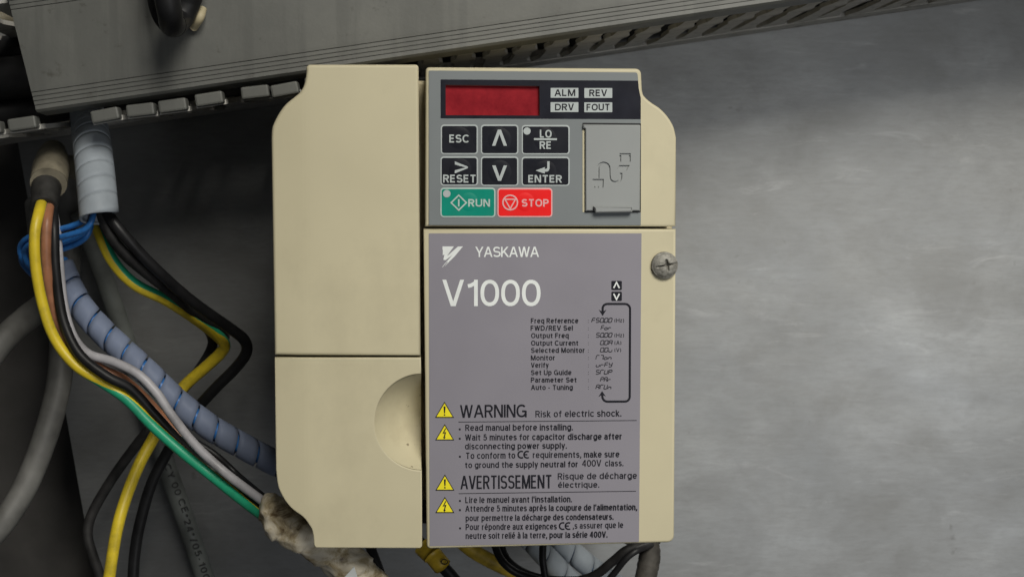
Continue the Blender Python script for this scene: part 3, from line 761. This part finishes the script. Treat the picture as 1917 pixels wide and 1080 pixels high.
wtext('neutre soit relié à la terre, pour la série 400V.', 283, 1103, 859, 850, 36, 1.9)
for x, y in ((249, 226), (249, 280), (250, 384), (250, 639), (250, 692), (251, 797)):
    sheet('bullet_point', [[c7(x-5.5, y-5.5), c7(x+5.5, y-5.5), c7(x+5.5, y+5.5), c7(x-5.5, y+5.5)]], IY, M['black_ink'], label)
for x, y in ((588, 372), (827, 784)):
    ce = [ribbon([c7(x+17+19*math.cos(R(a)), y+19*math.sin(R(a))) for a in range(60, 301, 15)], 2.9), ribbon([c7(x+51+19*math.cos(R(a)), y+19*math.sin(R(a))) for a in range(60, 301, 15)], 2.9), ribbon([c7(x+33, y), c7(x+52, y)], 2.6)]
    sheet_strokes('conformity_mark', ce, IY, M['black_ink'], label)

# fixing screw: pan head with a worn cross recess
sc = PX(1243.5, 496.5, 0); sr = rad(25.6, 0)
vs = []; fs = []; RN, SN = 30, 72; ca = R(10)
def screw_h(x, z):
    rr = math.hypot(x, z)/sr
    h = 0.0019*math.sqrt(max(0.0, 1-(rr*0.93)**2.6)) if rr < 0.999 else 0.0
    h = max(h, 0.0011 if rr < 0.985 else 0.0)
    u = (x*math.cos(ca)+z*math.sin(ca))/sr; v = (-x*math.sin(ca)+z*math.cos(ca))/sr
    cutd = 0.0
    w1 = 0.055+0.16*max(0, 0.30-abs(u-0.15)); w2 = 0.10+0.25*max(0, 0.25-abs(v))
    if abs(v) < w1*1.0 and -0.72 < u < 0.92: cutd = 0.0013*min(1, (w1-abs(v))/0.04)*min(1, 1.4-abs(u))
    if abs(u-0.14) < w2*0.9 and -0.42 < v < 0.42: cutd = max(cutd, 0.0014*min(1, (w2-abs(u-0.14))/0.06)*max(0, 1-abs(v)*1.7))
    return h-cutd
vs.append((0, -screw_h(0, 0), 0))
for i in range(1, RN+1):
    for k in range(SN):
        a = 2*math.pi*k/SN; r_ = sr*i/RN; x, z = r_*math.cos(a), r_*math.sin(a)
        vs.append((x, -screw_h(x, z) if i < RN else 0.0, z))
for k in range(SN): fs.append((0, 1+k, 1+(k+1) % SN))
for i in range(RN-1):
    for k in range(SN): k2 = (k+1) % SN; fs.append((1+i*SN+k, 1+(i+1)*SN+k, 1+(i+1)*SN+k2, 1+i*SN+k2))
screw = new_obj('screw', [Vector(v)+sc for v in vs], fs, M['screw'], drive, True)

# ================================================================== wiring duct above the drive
DF = 0.039                                              # its front
d0 = PX(68, 208, DF); d1 = PX(1480, 1, DF)
du = Vector((d1.x-d0.x, 0, d1.z-d0.z)).normalized(); dv = Vector((-du.z, 0, du.x))     # along, up
def DP(u, v, y): p = d0+du*u+dv*v; return Vector((p.x, y, p.z))
duct = thing('wiring_duct', 'tilted grey slotted plastic wiring duct with ribbed lid above the drive', 'wiring duct')
px_m = rad(1, DF)
LEN = 0.40; Wd = 34.6e-3
# lid: one extruded profile with ridges along both edges
prof = [(-0.0002, 0.0105), (0.0, 0.0006), (0.0005, 0.0)]
v0 = 0.0012
for i in range(4): prof += [(v0, 0.0), (v0+0.00010, 0.0013), (v0+0.00048, 0.0013), (v0+0.00072, 0.0)]; v0 += 0.00126
prof += [(0.0064, 0.00005)]
mid = len(prof)
prof_top = [(Wd-v, y) for v, y in reversed(prof)]
prof = prof+prof_top
verts = []; faces = []; np_ = len(prof)
for u in (0.0, LEN):
    for v, y in prof: verts.append(DP(u+0.0008*(v/Wd)*-3 if u == 0 else u, v, DF+y))
for i in range(np_-1): faces.append((i, i+1, np_+i+1, np_+i))
lid = new_obj('duct_lid', verts, faces, M['duct'], duct)
m = lid.modifiers.new('thickness', 'SOLIDIFY'); m.thickness = 0.0004; m.offset = -1
# base on the panel
def quadbox(name, u0, u1, v0, v1, y0, y1, mat, parent):
    p = [DP(u, v, y) for y in (y0, y1) for v in (v0, v1) for u in (u0, u1)]
    return new_obj(name, p, [(0, 1, 3, 2), (4, 6, 7, 5), (0, 4, 5, 1), (2, 3, 7, 6), (0, 2, 6, 4), (1, 5, 7, 3)], mat, parent)
US = -0.06
quadbox('duct_base', US, LEN, 0.0012, Wd-0.0012, PY-0.0025, PY-0.0006, M['duct_side'], duct)
quadbox('duct_foot', US, LEN, 0.0009, 0.0024, PY-0.017, PY-0.0026, M['duct_side'], duct)
quadbox('duct_foot', US, LEN, Wd-0.0024, Wd-0.0009, PY-0.017, PY-0.0026, M['duct_side'], duct)
# fingers along the lower side, a keyhole slot between each two
pitch = 65.4*px_m
def finger_outline(w):
    y0, y1 = DF+0.0035, PY-0.0172; L = y1-y0
    half = [(0.0, 0.30), (0.08, 0.30), (0.10, 0.385), (0.24, 0.385), (0.30, 0.30), (0.50, 0.31), (0.545, 0.40), (0.60, 0.40), (0.66, 0.33), (0.93, 0.34), (0.98, 0.44), (1.0, 0.5)]
    return [(s*p*1.0, y0+L*t) for t, s in half for p in [0]]
HALF = [(0.0, 0.42), (0.07, 0.42), (0.10, 0.32), (0.16, 0.22), (0.42, 0.24), (0.50, 0.39), (0.55, 0.39), (0.60, 0.27), (0.90, 0.29), (0.96, 0.45), (1.0, 0.4999)]
def finger_mesh(bent, v_in):
    y0, y1 = DF+0.0034, PY-0.0172; L = y1-y0; vs = []; fs = []
    th = 0.0014
    for t, h in HALF:
        y = y0+L*t
        dvv = -bent*(1-t)**1.3
        for side in (-1, 1):
            for lay in (0, 1): vs.append(du*(side*h*pitch)+dv*(dvv+lay*th)+Vector((0, y, 0)))
    nn = len(HALF)
    for i in range(nn-1):
        a = i*4; b = a+4
        fs += [(a, a+2, b+2, b), (a+1, b+1, b+3, a+3), (a, b, b+1, a+1), (a+2, a+3, b+3, b+2)]
    fs += [(0, 1, 3, 2), ((nn-1)*4, (nn-1)*4+2, (nn-1)*4+3, (nn-1)*4+1)]
    if bent > 0.002:       # the hooked tip of a finger that has slipped out of the lid
        bt = bmesh.new(); b = len(vs); cb_ = []
        for y in (y0-0.0030, y0+0.0016):
            for vv in (-bent+0.0002, -bent+0.0038):
                for sd in (-0.41, 0.41): cb_.append(bt.verts.new(du*(sd*pitch*(0.95 if y < y0 else 1))+dv*vv+Vector((0, y, 0))))
        for f in ((0, 1, 3, 2), (4, 6, 7, 5), (0, 4, 5, 1), (2, 3, 7, 6), (0, 2, 6, 4), (1, 5, 7, 3)): bt.faces.new([cb_[i] for i in f])
        bmesh.ops.bevel(bt, geom=bt.edges[:], offset=0.0006, segments=2, profile=0.5, affect='EDGES')
        bt.verts.index_update()
        for v in bt.verts: vs.append(v.co.copy())
        ntip = len(bt.faces)
        for f in bt.faces: fs.append(tuple(b+v.index for v in f.verts))
        bt.free()
    me = bpy.data.meshes.new('duct_finger'); me.from_pydata([tuple(v) for v in vs], [], fs); me.materials.append(M['duct_side']); me.materials.append(M['duct'])
    if bent > 0.002:
        for p in list(me.polygons)[-ntip:]: p.material_index = 1
    me.update()
    return me
me_flat = finger_mesh(0.0, 0); me_bent = finger_mesh(0.0066, 0)
bm = bmesh.new(); bm.from_mesh(me_bent); bmesh.ops.recalc_face_normals(bm, faces=bm.faces[:]); bm.to_mesh(me_bent); bm.free()
def u_of(px): 
    py = 208-(px-68)*0.1466
    p = PX(px, py, DF); return (p-d0).dot(du)
def finger(u, me, v=0.0012):
    o = bpy.data.objects.new('duct_finger', me); C.objects.link(o); o.parent = duct
    p = d0+du*u+dv*v; o.location = (p.x, 0, p.z); o.rotation_euler = (random.uniform(-.012, .012) if me is me_bent else 0, random.uniform(-.05, .05) if me is me_bent else 0, random.uniform(-.012, .012))
    return o
for px in (-95, -30, 34, 187, 256, 321, 389, 473, 526, 592, 658, 724): finger(u_of(px), me_bent, {34: 0.0022, -30: 0.0022, 473: 0.0014}.get(px, 0.0008))
px = 800
u = u_of(812)
while u < LEN-0.01: finger(u, me_flat); u += pitch
u = 0.004-5*pitch
while u < LEN-0.01: finger(u, me_flat, Wd-0.0026); u += pitch

# ================================================================== cables
for lab, v_, y_, r_ in (('thick black cable added inside the wiring duct to darken its slots, nearest the drive', 0.009, 0.105, 0.0062), ('thick black cable added inside the wiring duct to darken its slots, in the middle', 0.0185, 0.095, 0.007), ('thick black cable added inside the wiring duct to darken its slots, uppermost', 0.0275, 0.108, 0.006)):
    vs = []; fs = []; nn = 28  # cables added so that the slots of the duct look dark
    for i in range(nn):
        u_ = -0.06+(LEN+0.055)*i/(nn-1); c_ = DP(u_, v_+0.0012*math.sin(i*0.9+v_*400), y_+0.002*math.cos(i*0.7+v_*300))
        for k in range(14): a_ = 2*math.pi*k/14; vs.append(c_+dv*(r_*math.cos(a_))+Vector((0, r_*math.sin(a_), 0)))
    for i in range(nn-1):
        for k in range(14): k2 = (k+1) % 14; fs.append((i*14+k, i*14+k2, (i+1)*14+k2, (i+1)*14+k))
    fs.append(tuple(range(14))); tag(new_obj('slot_filler_cable', vs, fs, M['black'], None, [True]*(len(fs)-1)+[False]), lab, 'cable', 'cables added to darken the duct slots')
def cable(name, label, path, r, mat, cat='wire', group=None, **kw):
    return tag(tube(name, path, r, mat, None, **kw), label, cat, group)
# far left
cable('grey_cable', 'thick grey cable crossing the left edge of the picture, uppermost of two', [(-160, 800, .08), (-40, 690, .085), (10, 632, .092), (50, 596, .10), (95, 560, .11), (122, 520, .122), (128, 440, .126), (120, 330, .128)], 24, M['greycable'], 'cable')
cable('grey_cable', 'thick grey cable curving down to the lower left corner', [(70, 380, .126), (84, 490, .112), (112, 610, .10), (115, 665, .098), (107, 735, .095), (82, 825, .09), (45, 915, .085), (0, 985, .08), (-50, 1040, .08), (-150, 1160, .08)], 22.5, M['greycable'], 'cable')
cable('beige_cable', 'short stretch of beige cable left of the duct end', [(-160, 50, .10), (-30, 36, .085), (10, 33, .085), (60, 27, .085), (160, 15, .09)], 13, M['brass'], 'cable')
cable('printed_cable', 'dark grey cable with printed markings running down behind the wires', [(150, 400, .112), (180, 480, .118), (212, 570, .124), (245, 665, .127), (282, 780, .127), (318, 890, .127), (352, 985, .127), (390, 1100, .127)], 17.5, M['greycable_dark'], 'cable')
# printing on that cable, laid along its axis
prn = bpy.data.objects[-1] if False else None
pc = [o for o in C.objects if o.name.startswith('printed_cable')][0]
def along_print(s, p0, p1, cap, w, par, lift):
    st = text_strokes(s, 0, 100, 0, cap, w, 0, track=0.2); L = math.hypot(p1[0]-p0[0], p1[1]-p0[1]); dx, dy = (p1[0]-p0[0])/L, (p1[1]-p0[1])/L
    verts = []; faces = []
    for kk, qs in enumerate(st):
        for qd in qs:
            b = len(verts)
            for x, y in qd:
                t = x/100*L; off = -(y+cap/2)
                X_, Y_ = p0[0]+dx*t+dy*off, p0[1]+dy*t-dx*off
                verts.append(PX(X_, Y_, lift-kk*2e-6))
            faces.append(tuple(range(b, b+4)))
    new_obj('printed_marking', verts, faces, M['print_dark'], par)
ly = 0.127-rad(17.5, .127)-0.0001
along_print('CY 00 CE', (312, 868), (348, 958), 13, 2.2, pc, ly); along_print('*24*/05-100', (346, 962), (388, 1084), 13, 2.2, pc, ly)
# white spiral-wrapped bundle leaving the duct
wt = thing('spiral_wrap', 'milky white spiral wrap hanging from the duct beside the cable gland', 'cable wrap')
spiral('wrap_band', [(164, 215, .100), (168, 240, .076), (173, 275, .060), (179, 330, .052), (184, 385, .047), (186, 407, .046)], 28.5, 31, 1.05, M['wrap_white'], wt, thick=0.0009, flare=0.006)
# black and earth wires from it
cable('black_wire', 'glossy black wire bending sharply beside the drive, outermost of its bundle', [(186, 350, .058), (196, 390, .052), (229, 436, .050), (288, 500, .055), (360, 564, .066), (426, 611, .078), (457, 636, .084), (461, 660, .086), (440, 690, .088), (402, 728, .09), (356, 780, .095), (318, 838, .10), (284, 905, .10), (262, 980, .10), (252, 1040, .10), (248, 1110, .10)], 10.5, M['black'])
cable('black_wire', 'dusty black wire curving to the bottom left, left of the yellow wire', [(176, 350, .058), (186, 398, .052), (216, 454, .052), (276, 512, .058), (330, 556, .068), (376, 600, .084), (396, 628, .092), (396, 652, .096), (374, 690, .10), (338, 735, .104), (290, 790, .108), (246, 845, .11), (204, 905, .11), (172, 962, .108), (164, 1000, .106), (174, 1040, .104), (196, 1100, .10)], 9.5, M['black_dusty'])
cable('black_wire', 'dusty black wire lying along the earth wire under the white wrap', [(182, 360, .064), (192, 410, .060), (228, 470, .060), (286, 520, .064), (346, 566, .074), (400, 612, .088), (420, 632, .098)], 10.5, M['black_dusty'])
cable('earth_wire', 'yellow and green wire bending sharply left of the drive, bright yellow at the bottom', [(176, 400, .066), (188, 440, .062), (212, 490, .062), (252, 532, .064), (312, 562, .070), (362, 594, .080), (402, 624, .088), (420, 644, .09), (412, 662, .092), (384, 688, .094), (344, 724, .096), (312, 772, .096), (288, 818, .092), (262, 866, .088), (238, 925, .084), (218, 995, .08), (200, 1110, .08)], 11, [M['yellow'], M['green']], stripe=([-90, -85, -75, -70, -70, -75, -90, -120, -150]+[-180]*8, 46), sides=20)
# cable gland and its wires
gl = thing('cable_gland', 'beige cable gland with black rubber nose at the left', 'cable gland')
tube('gland_nut', [(100, 285, .082), (97, 305, .070), (94, 325, .060), (91, 344, .055)], 32, M['brass'], gl, taper=lambda t: 0.72+0.3*math.sin(min(1, t*1.6)*math.pi/2), sides=18)
tube('rubber_seal', [(91, 328, .063), (88, 345, .057), (85, 366, .053), (83, 390, .049)], 29, M['rubber'], gl, taper=lambda t: 1.02-0.22*t if t > 0.35 else 1.0, sides=20)
tube('gland_elbow', [(150, 315, .095), (125, 312, .088), (100, 312, .078)], 22, M['brass'], gl)
cable('earth_wire', 'yellow and green wire from the cable gland to the taped bundle', [(83, 366, .054), (73, 398, .043), (65, 440, .040), (67, 500, .041), (80, 570, .043), (102, 632, .044), (140, 682, .044), (195, 718, .044), (238, 748, .044), (285, 796, .044), (340, 845, .044), (400, 893, .044), (455, 937, .038), (505, 974, .030), (545, 1002, .022)], 10, [M['yellow'], M['green']],
      stripe=([180]*6+[160, 110, 45, 15, 10, 15, 30, 50, 60], 84), sides=20)
cable('brown_wire', 'brown wire from the cable gland beside the yellow one', [(94, 372, .055), (89, 405, .044), (86, 450, .042), (87, 500, .043), (95, 555, .046), (110, 608, .048), (140, 652, .046), (185, 688, .045), (230, 710, .047), (270, 745, .052), (330, 810, .053), (400, 872, .052), (480, 935, .038), (540, 990, .024)], 9.5, M['brown'])
cable('black_wire', 'black wire between the brown and pale grey gland wires', [(96, 372, .056), (101, 420, .047), (103, 490, .045), (110, 555, .045), (122, 610, .044), (150, 664, .042), (200, 704, .041), (245, 728, .043), (290, 776, .046), (345, 835, .048), (410, 890, .049), (480, 938, .036), (540, 985, .024)], 9, M['black'])
cable('grey_wire', 'pale grey wire along the spiral wrap to the taped bundle', [(94, 374, .058), (105, 430, .054), (112, 510, .052), (120, 575, .052), (136, 628, .049), (165, 662, .045), (212, 677, .042), (258, 700, .040), (293, 735, .039), (322, 778, .039), (365, 832, .040), (420, 883, .040), (475, 925, .034), (530, 965, .026)], 8.6, M['greywire'])
cable('black_wire', 'thin black wire emerging above the pale grey wire near the tape', [(300, 790, .058), (340, 812, .056), (400, 848, .055), (450, 893, .054), (500, 935, .036), (540, 970, .024)], 6, M['black'])
# blue wires
for nm_, dy, dz, sx in (('uppermost of four', 0, 0.0, 0), ('second of four', 15, -0.002, 8), ('third of four', 26, 0.004, 2), ('lowest of four', 38, 0.006, 6)):
    cable('blue_wire', 'blue wire curling left from the white wrap, '+nm_, [(166+sx/2, 376, .058), (166+sx, 398+dy*.35, .051+dz), (152+sx, 416+dy*.8, .050+dz), (118, 428+dy, .054+dz), (85, 434+dy, .060+dz), (52+sx/2, 446+dy*.8, .064+dz), (38+sx, 464+dy*.6, .068+dz), (46+sx, 490+dy*.4, .071+dz), (76, 512+dy*.3, .076), (116, 540, .080)], 5.6, M['blue'], group='blue wires curling from the white wrap')
# bluish spiral wrap
sp_path = [(112, 490, .080), (128, 530, .076), (150, 572, .072), (186, 614, .070), (228, 654, .068), (276, 698, .066), (330, 750, .066), (390, 797, .066), (450, 832, .068), (515, 866, .072), (590, 900, .08)]
sw = thing('spiral_wrap', 'bluish grey spiral wrap running diagonally behind the drive', 'cable wrap')
spiral('wrap_band', sp_path, 19, 43, 0.90, M['wrap_blue'], sw, flare=0.05, phase=0.6)
tube('wire_core', sp_path, 15.5, M['blue'], sw)
# taped bundle
def tape_bundle():
    path = [(499, 930, .026), (518, 960, .021), (545, 985, .019), (580, 1010, .019), (620, 1035, .020), (660, 1065, .022), (705, 1105, .024)]
    P, Tn, Nn, Bn = frames(path, 16); n_ = len(P); sides = 36; vs = []; fs = []
    rng = random.Random(3); L = 0.0
    ph = [rng.uniform(0, 6.28) for _ in range(8)]
    for i in range(n_):
        t = i/(n_-1)
        base = rad(9+31*min(1, t*4.5)**0.7 if t < 0.222 else 40-7*abs(math.sin((t-0.222)*5)), .022)
        for k_ in range(sides):
            a = 2*math.pi*k_/sides
            saw = ((t*6.0+a/(2*math.pi)) % 1.0)
            w = 1+0.15*(saw-0.5)+0.05*math.sin(3*a+ph[0]+t*9)+0.04*math.sin(5*a+ph[1]-t*23)+0.035*math.sin(9*a+t*50+ph[2])+rng.uniform(-.012, .012)
            vs.append(P[i]+(Nn[i]*math.cos(a)+Bn[i]*math.sin(a))*base*w)
    for i in range(n_-1):
        for k_ in range(sides): k2 = (k_+1) % sides; fs.append((i*sides+k_, i*sides+k2, (i+1)*sides+k2, (i+1)*sides+k_))
    fs.append(tuple(range(sides)))
    return new_obj('taped_bundle', vs, fs, M['tape'], None, True)
tb = tag(tape_bundle(), 'wire bundle wrapped in dirty white tape under the drive corner', 'taped bundle')
fl = [PX(640, 1085, .012), PX(663, 1060, .010), PX(672, 1088, .012), PX(652, 1100, .012)]
new_obj('loose_tape_end', fl+[v+Vector((0, .0004, 0)) for v in fl], [(0, 1, 2, 3), (7, 6, 5, 4), (0, 4, 5, 1), (1, 5, 6, 2), (2, 6, 7, 3), (3, 7, 4, 0)], M['white'], tb)
# below the drive
cable('black_cable', 'straight black cable below the lower side cover', [(682, 990, .07), (696, 1030, .066), (708, 1062, .064), (724, 1110, .062)], 9.5, M['black'], 'cable')
mk = cable('marked_cable', 'black cable with yellow marker rings below the gap between covers', [(770, 1000, .062), (800, 1030, .058), (826, 1056, .056), (868, 1105, .055)], 12, M['black'], 'cable')
tube('marker_ring', [(790, 1020, .059), (800, 1030, .058), (809, 1039, .057)], 19, M['marker'], mk, sides=8, per=2)
tube('marker_ring', [(810, 1038, .057), (820, 1050, .056), (829, 1061, .056)], 18, M['marker'], mk, sides=8, per=2)
ring = [(832+6*math.cos(R(a)), 1051+4.6*math.sin(R(a))) for a in range(0, 360, 24)]
sheet_strokes('ring_number', [ribbon(ring, 1.8, True)], .056-rad(18.6, .056), M['black_ink'], mk)
cable('yellow_cable', 'dull yellow cable seen under the front cover', [(850, 1000, .10), (885, 1030, .10), (930, 1055, .10), (985, 1080, .10), (1040, 1110, .10)], 14, M['yellow_dirty'], 'cable')
cable('black_wire', 'black wire under the front cover, left one of a crossing pair', [(920, 990, .075), (930, 1030, .072), (945, 1055, .07), (975, 1075, .07), (1030, 1090, .07), (1075, 1100, .07)], 7.5, M['black'])
cable('black_wire', 'black wire under the front cover, right one of a crossing pair', [(936, 990, .078), (942, 1030, .076), (957, 1054, .074), (990, 1074, .074), (1035, 1084, .074), (1090, 1085, .074)], 7, M['black'])
cable('black_wire', 'upright black wire in front of the pale blue wraps', [(1018, 990, .06), (1016, 1030, .058), (1017, 1056, .057), (1026, 1110, .056)], 7, M['black'])
for lab, pth in (('pale blue spiral wrap under the front cover, left of two', [(975, 990, .105), (1012, 1030, .105), (1050, 1070, .105), (1090, 1112, .105)]), ('pale blue spiral wrap under the front cover, right of two', [(1020, 985, .11), (1062, 1025, .11), (1102, 1058, .11), (1160, 1100, .11)])):
    w_ = thing('spiral_wrap', lab, 'cable wrap', 'pale blue wraps below the drive')
    spiral('wrap_band', pth, 17, 48, 0.95, M['wrap_white'], w_, flare=0.04); tube('wire_core', pth, 14, M['blue'], w_)
cable('black_wire', 'upper black wire arching into the brown sleeve at the right', [(1060, 1092, .08), (1110, 1078, .078), (1145, 1052, .075), (1172, 1030, .072), (1205, 1018, .075), (1230, 1010, .085)], 9, M['black_dusty'])
cable('black_wire', 'lower black wire arching into the brown sleeve at the right', [(1120, 1110, .07), (1150, 1072, .068), (1175, 1042, .066), (1200, 1026, .068), (1225, 1018, .08)], 6.5, M['black'])
cable('brown_sleeve', 'grey brown cable sleeve bending down below the right cover corner', [(1180, 1000, .09), (1208, 1012, .082), (1216, 1035, .078), (1212, 1065, .076), (1202, 1110, .075)], 21, M['sleeve'], 'cable sleeve', wob=0.04)
# black loop hanging in front of the duct
lp = thing('black_cable_loop', 'loop of thick black cable hanging in front of the duct lid', 'cable')
tube('loop_strand', [(300, -160, .02), (306, -60, .012), (312, -10, .012), (318, 25, .014), (322, 46, .020), (334, 40, .030), (350, 10, .032), (362, -40, .030), (368, -160, .028)], 23, M['black'], lp, sides=18)
tube('loop_strand', [(276, -160, .026), (280, -60, .026), (286, 0, .026), (297, 35, .027), (315, 55, .029), (330, 52, .031)], 10, M['black_dusty'], lp)
cable('white_cable_end', 'small creamy white cable end beside the black loop', [(362, 52, .037), (374, 34, .034), (379, 18, .036)], 8, M['cream_body'], 'cable end')
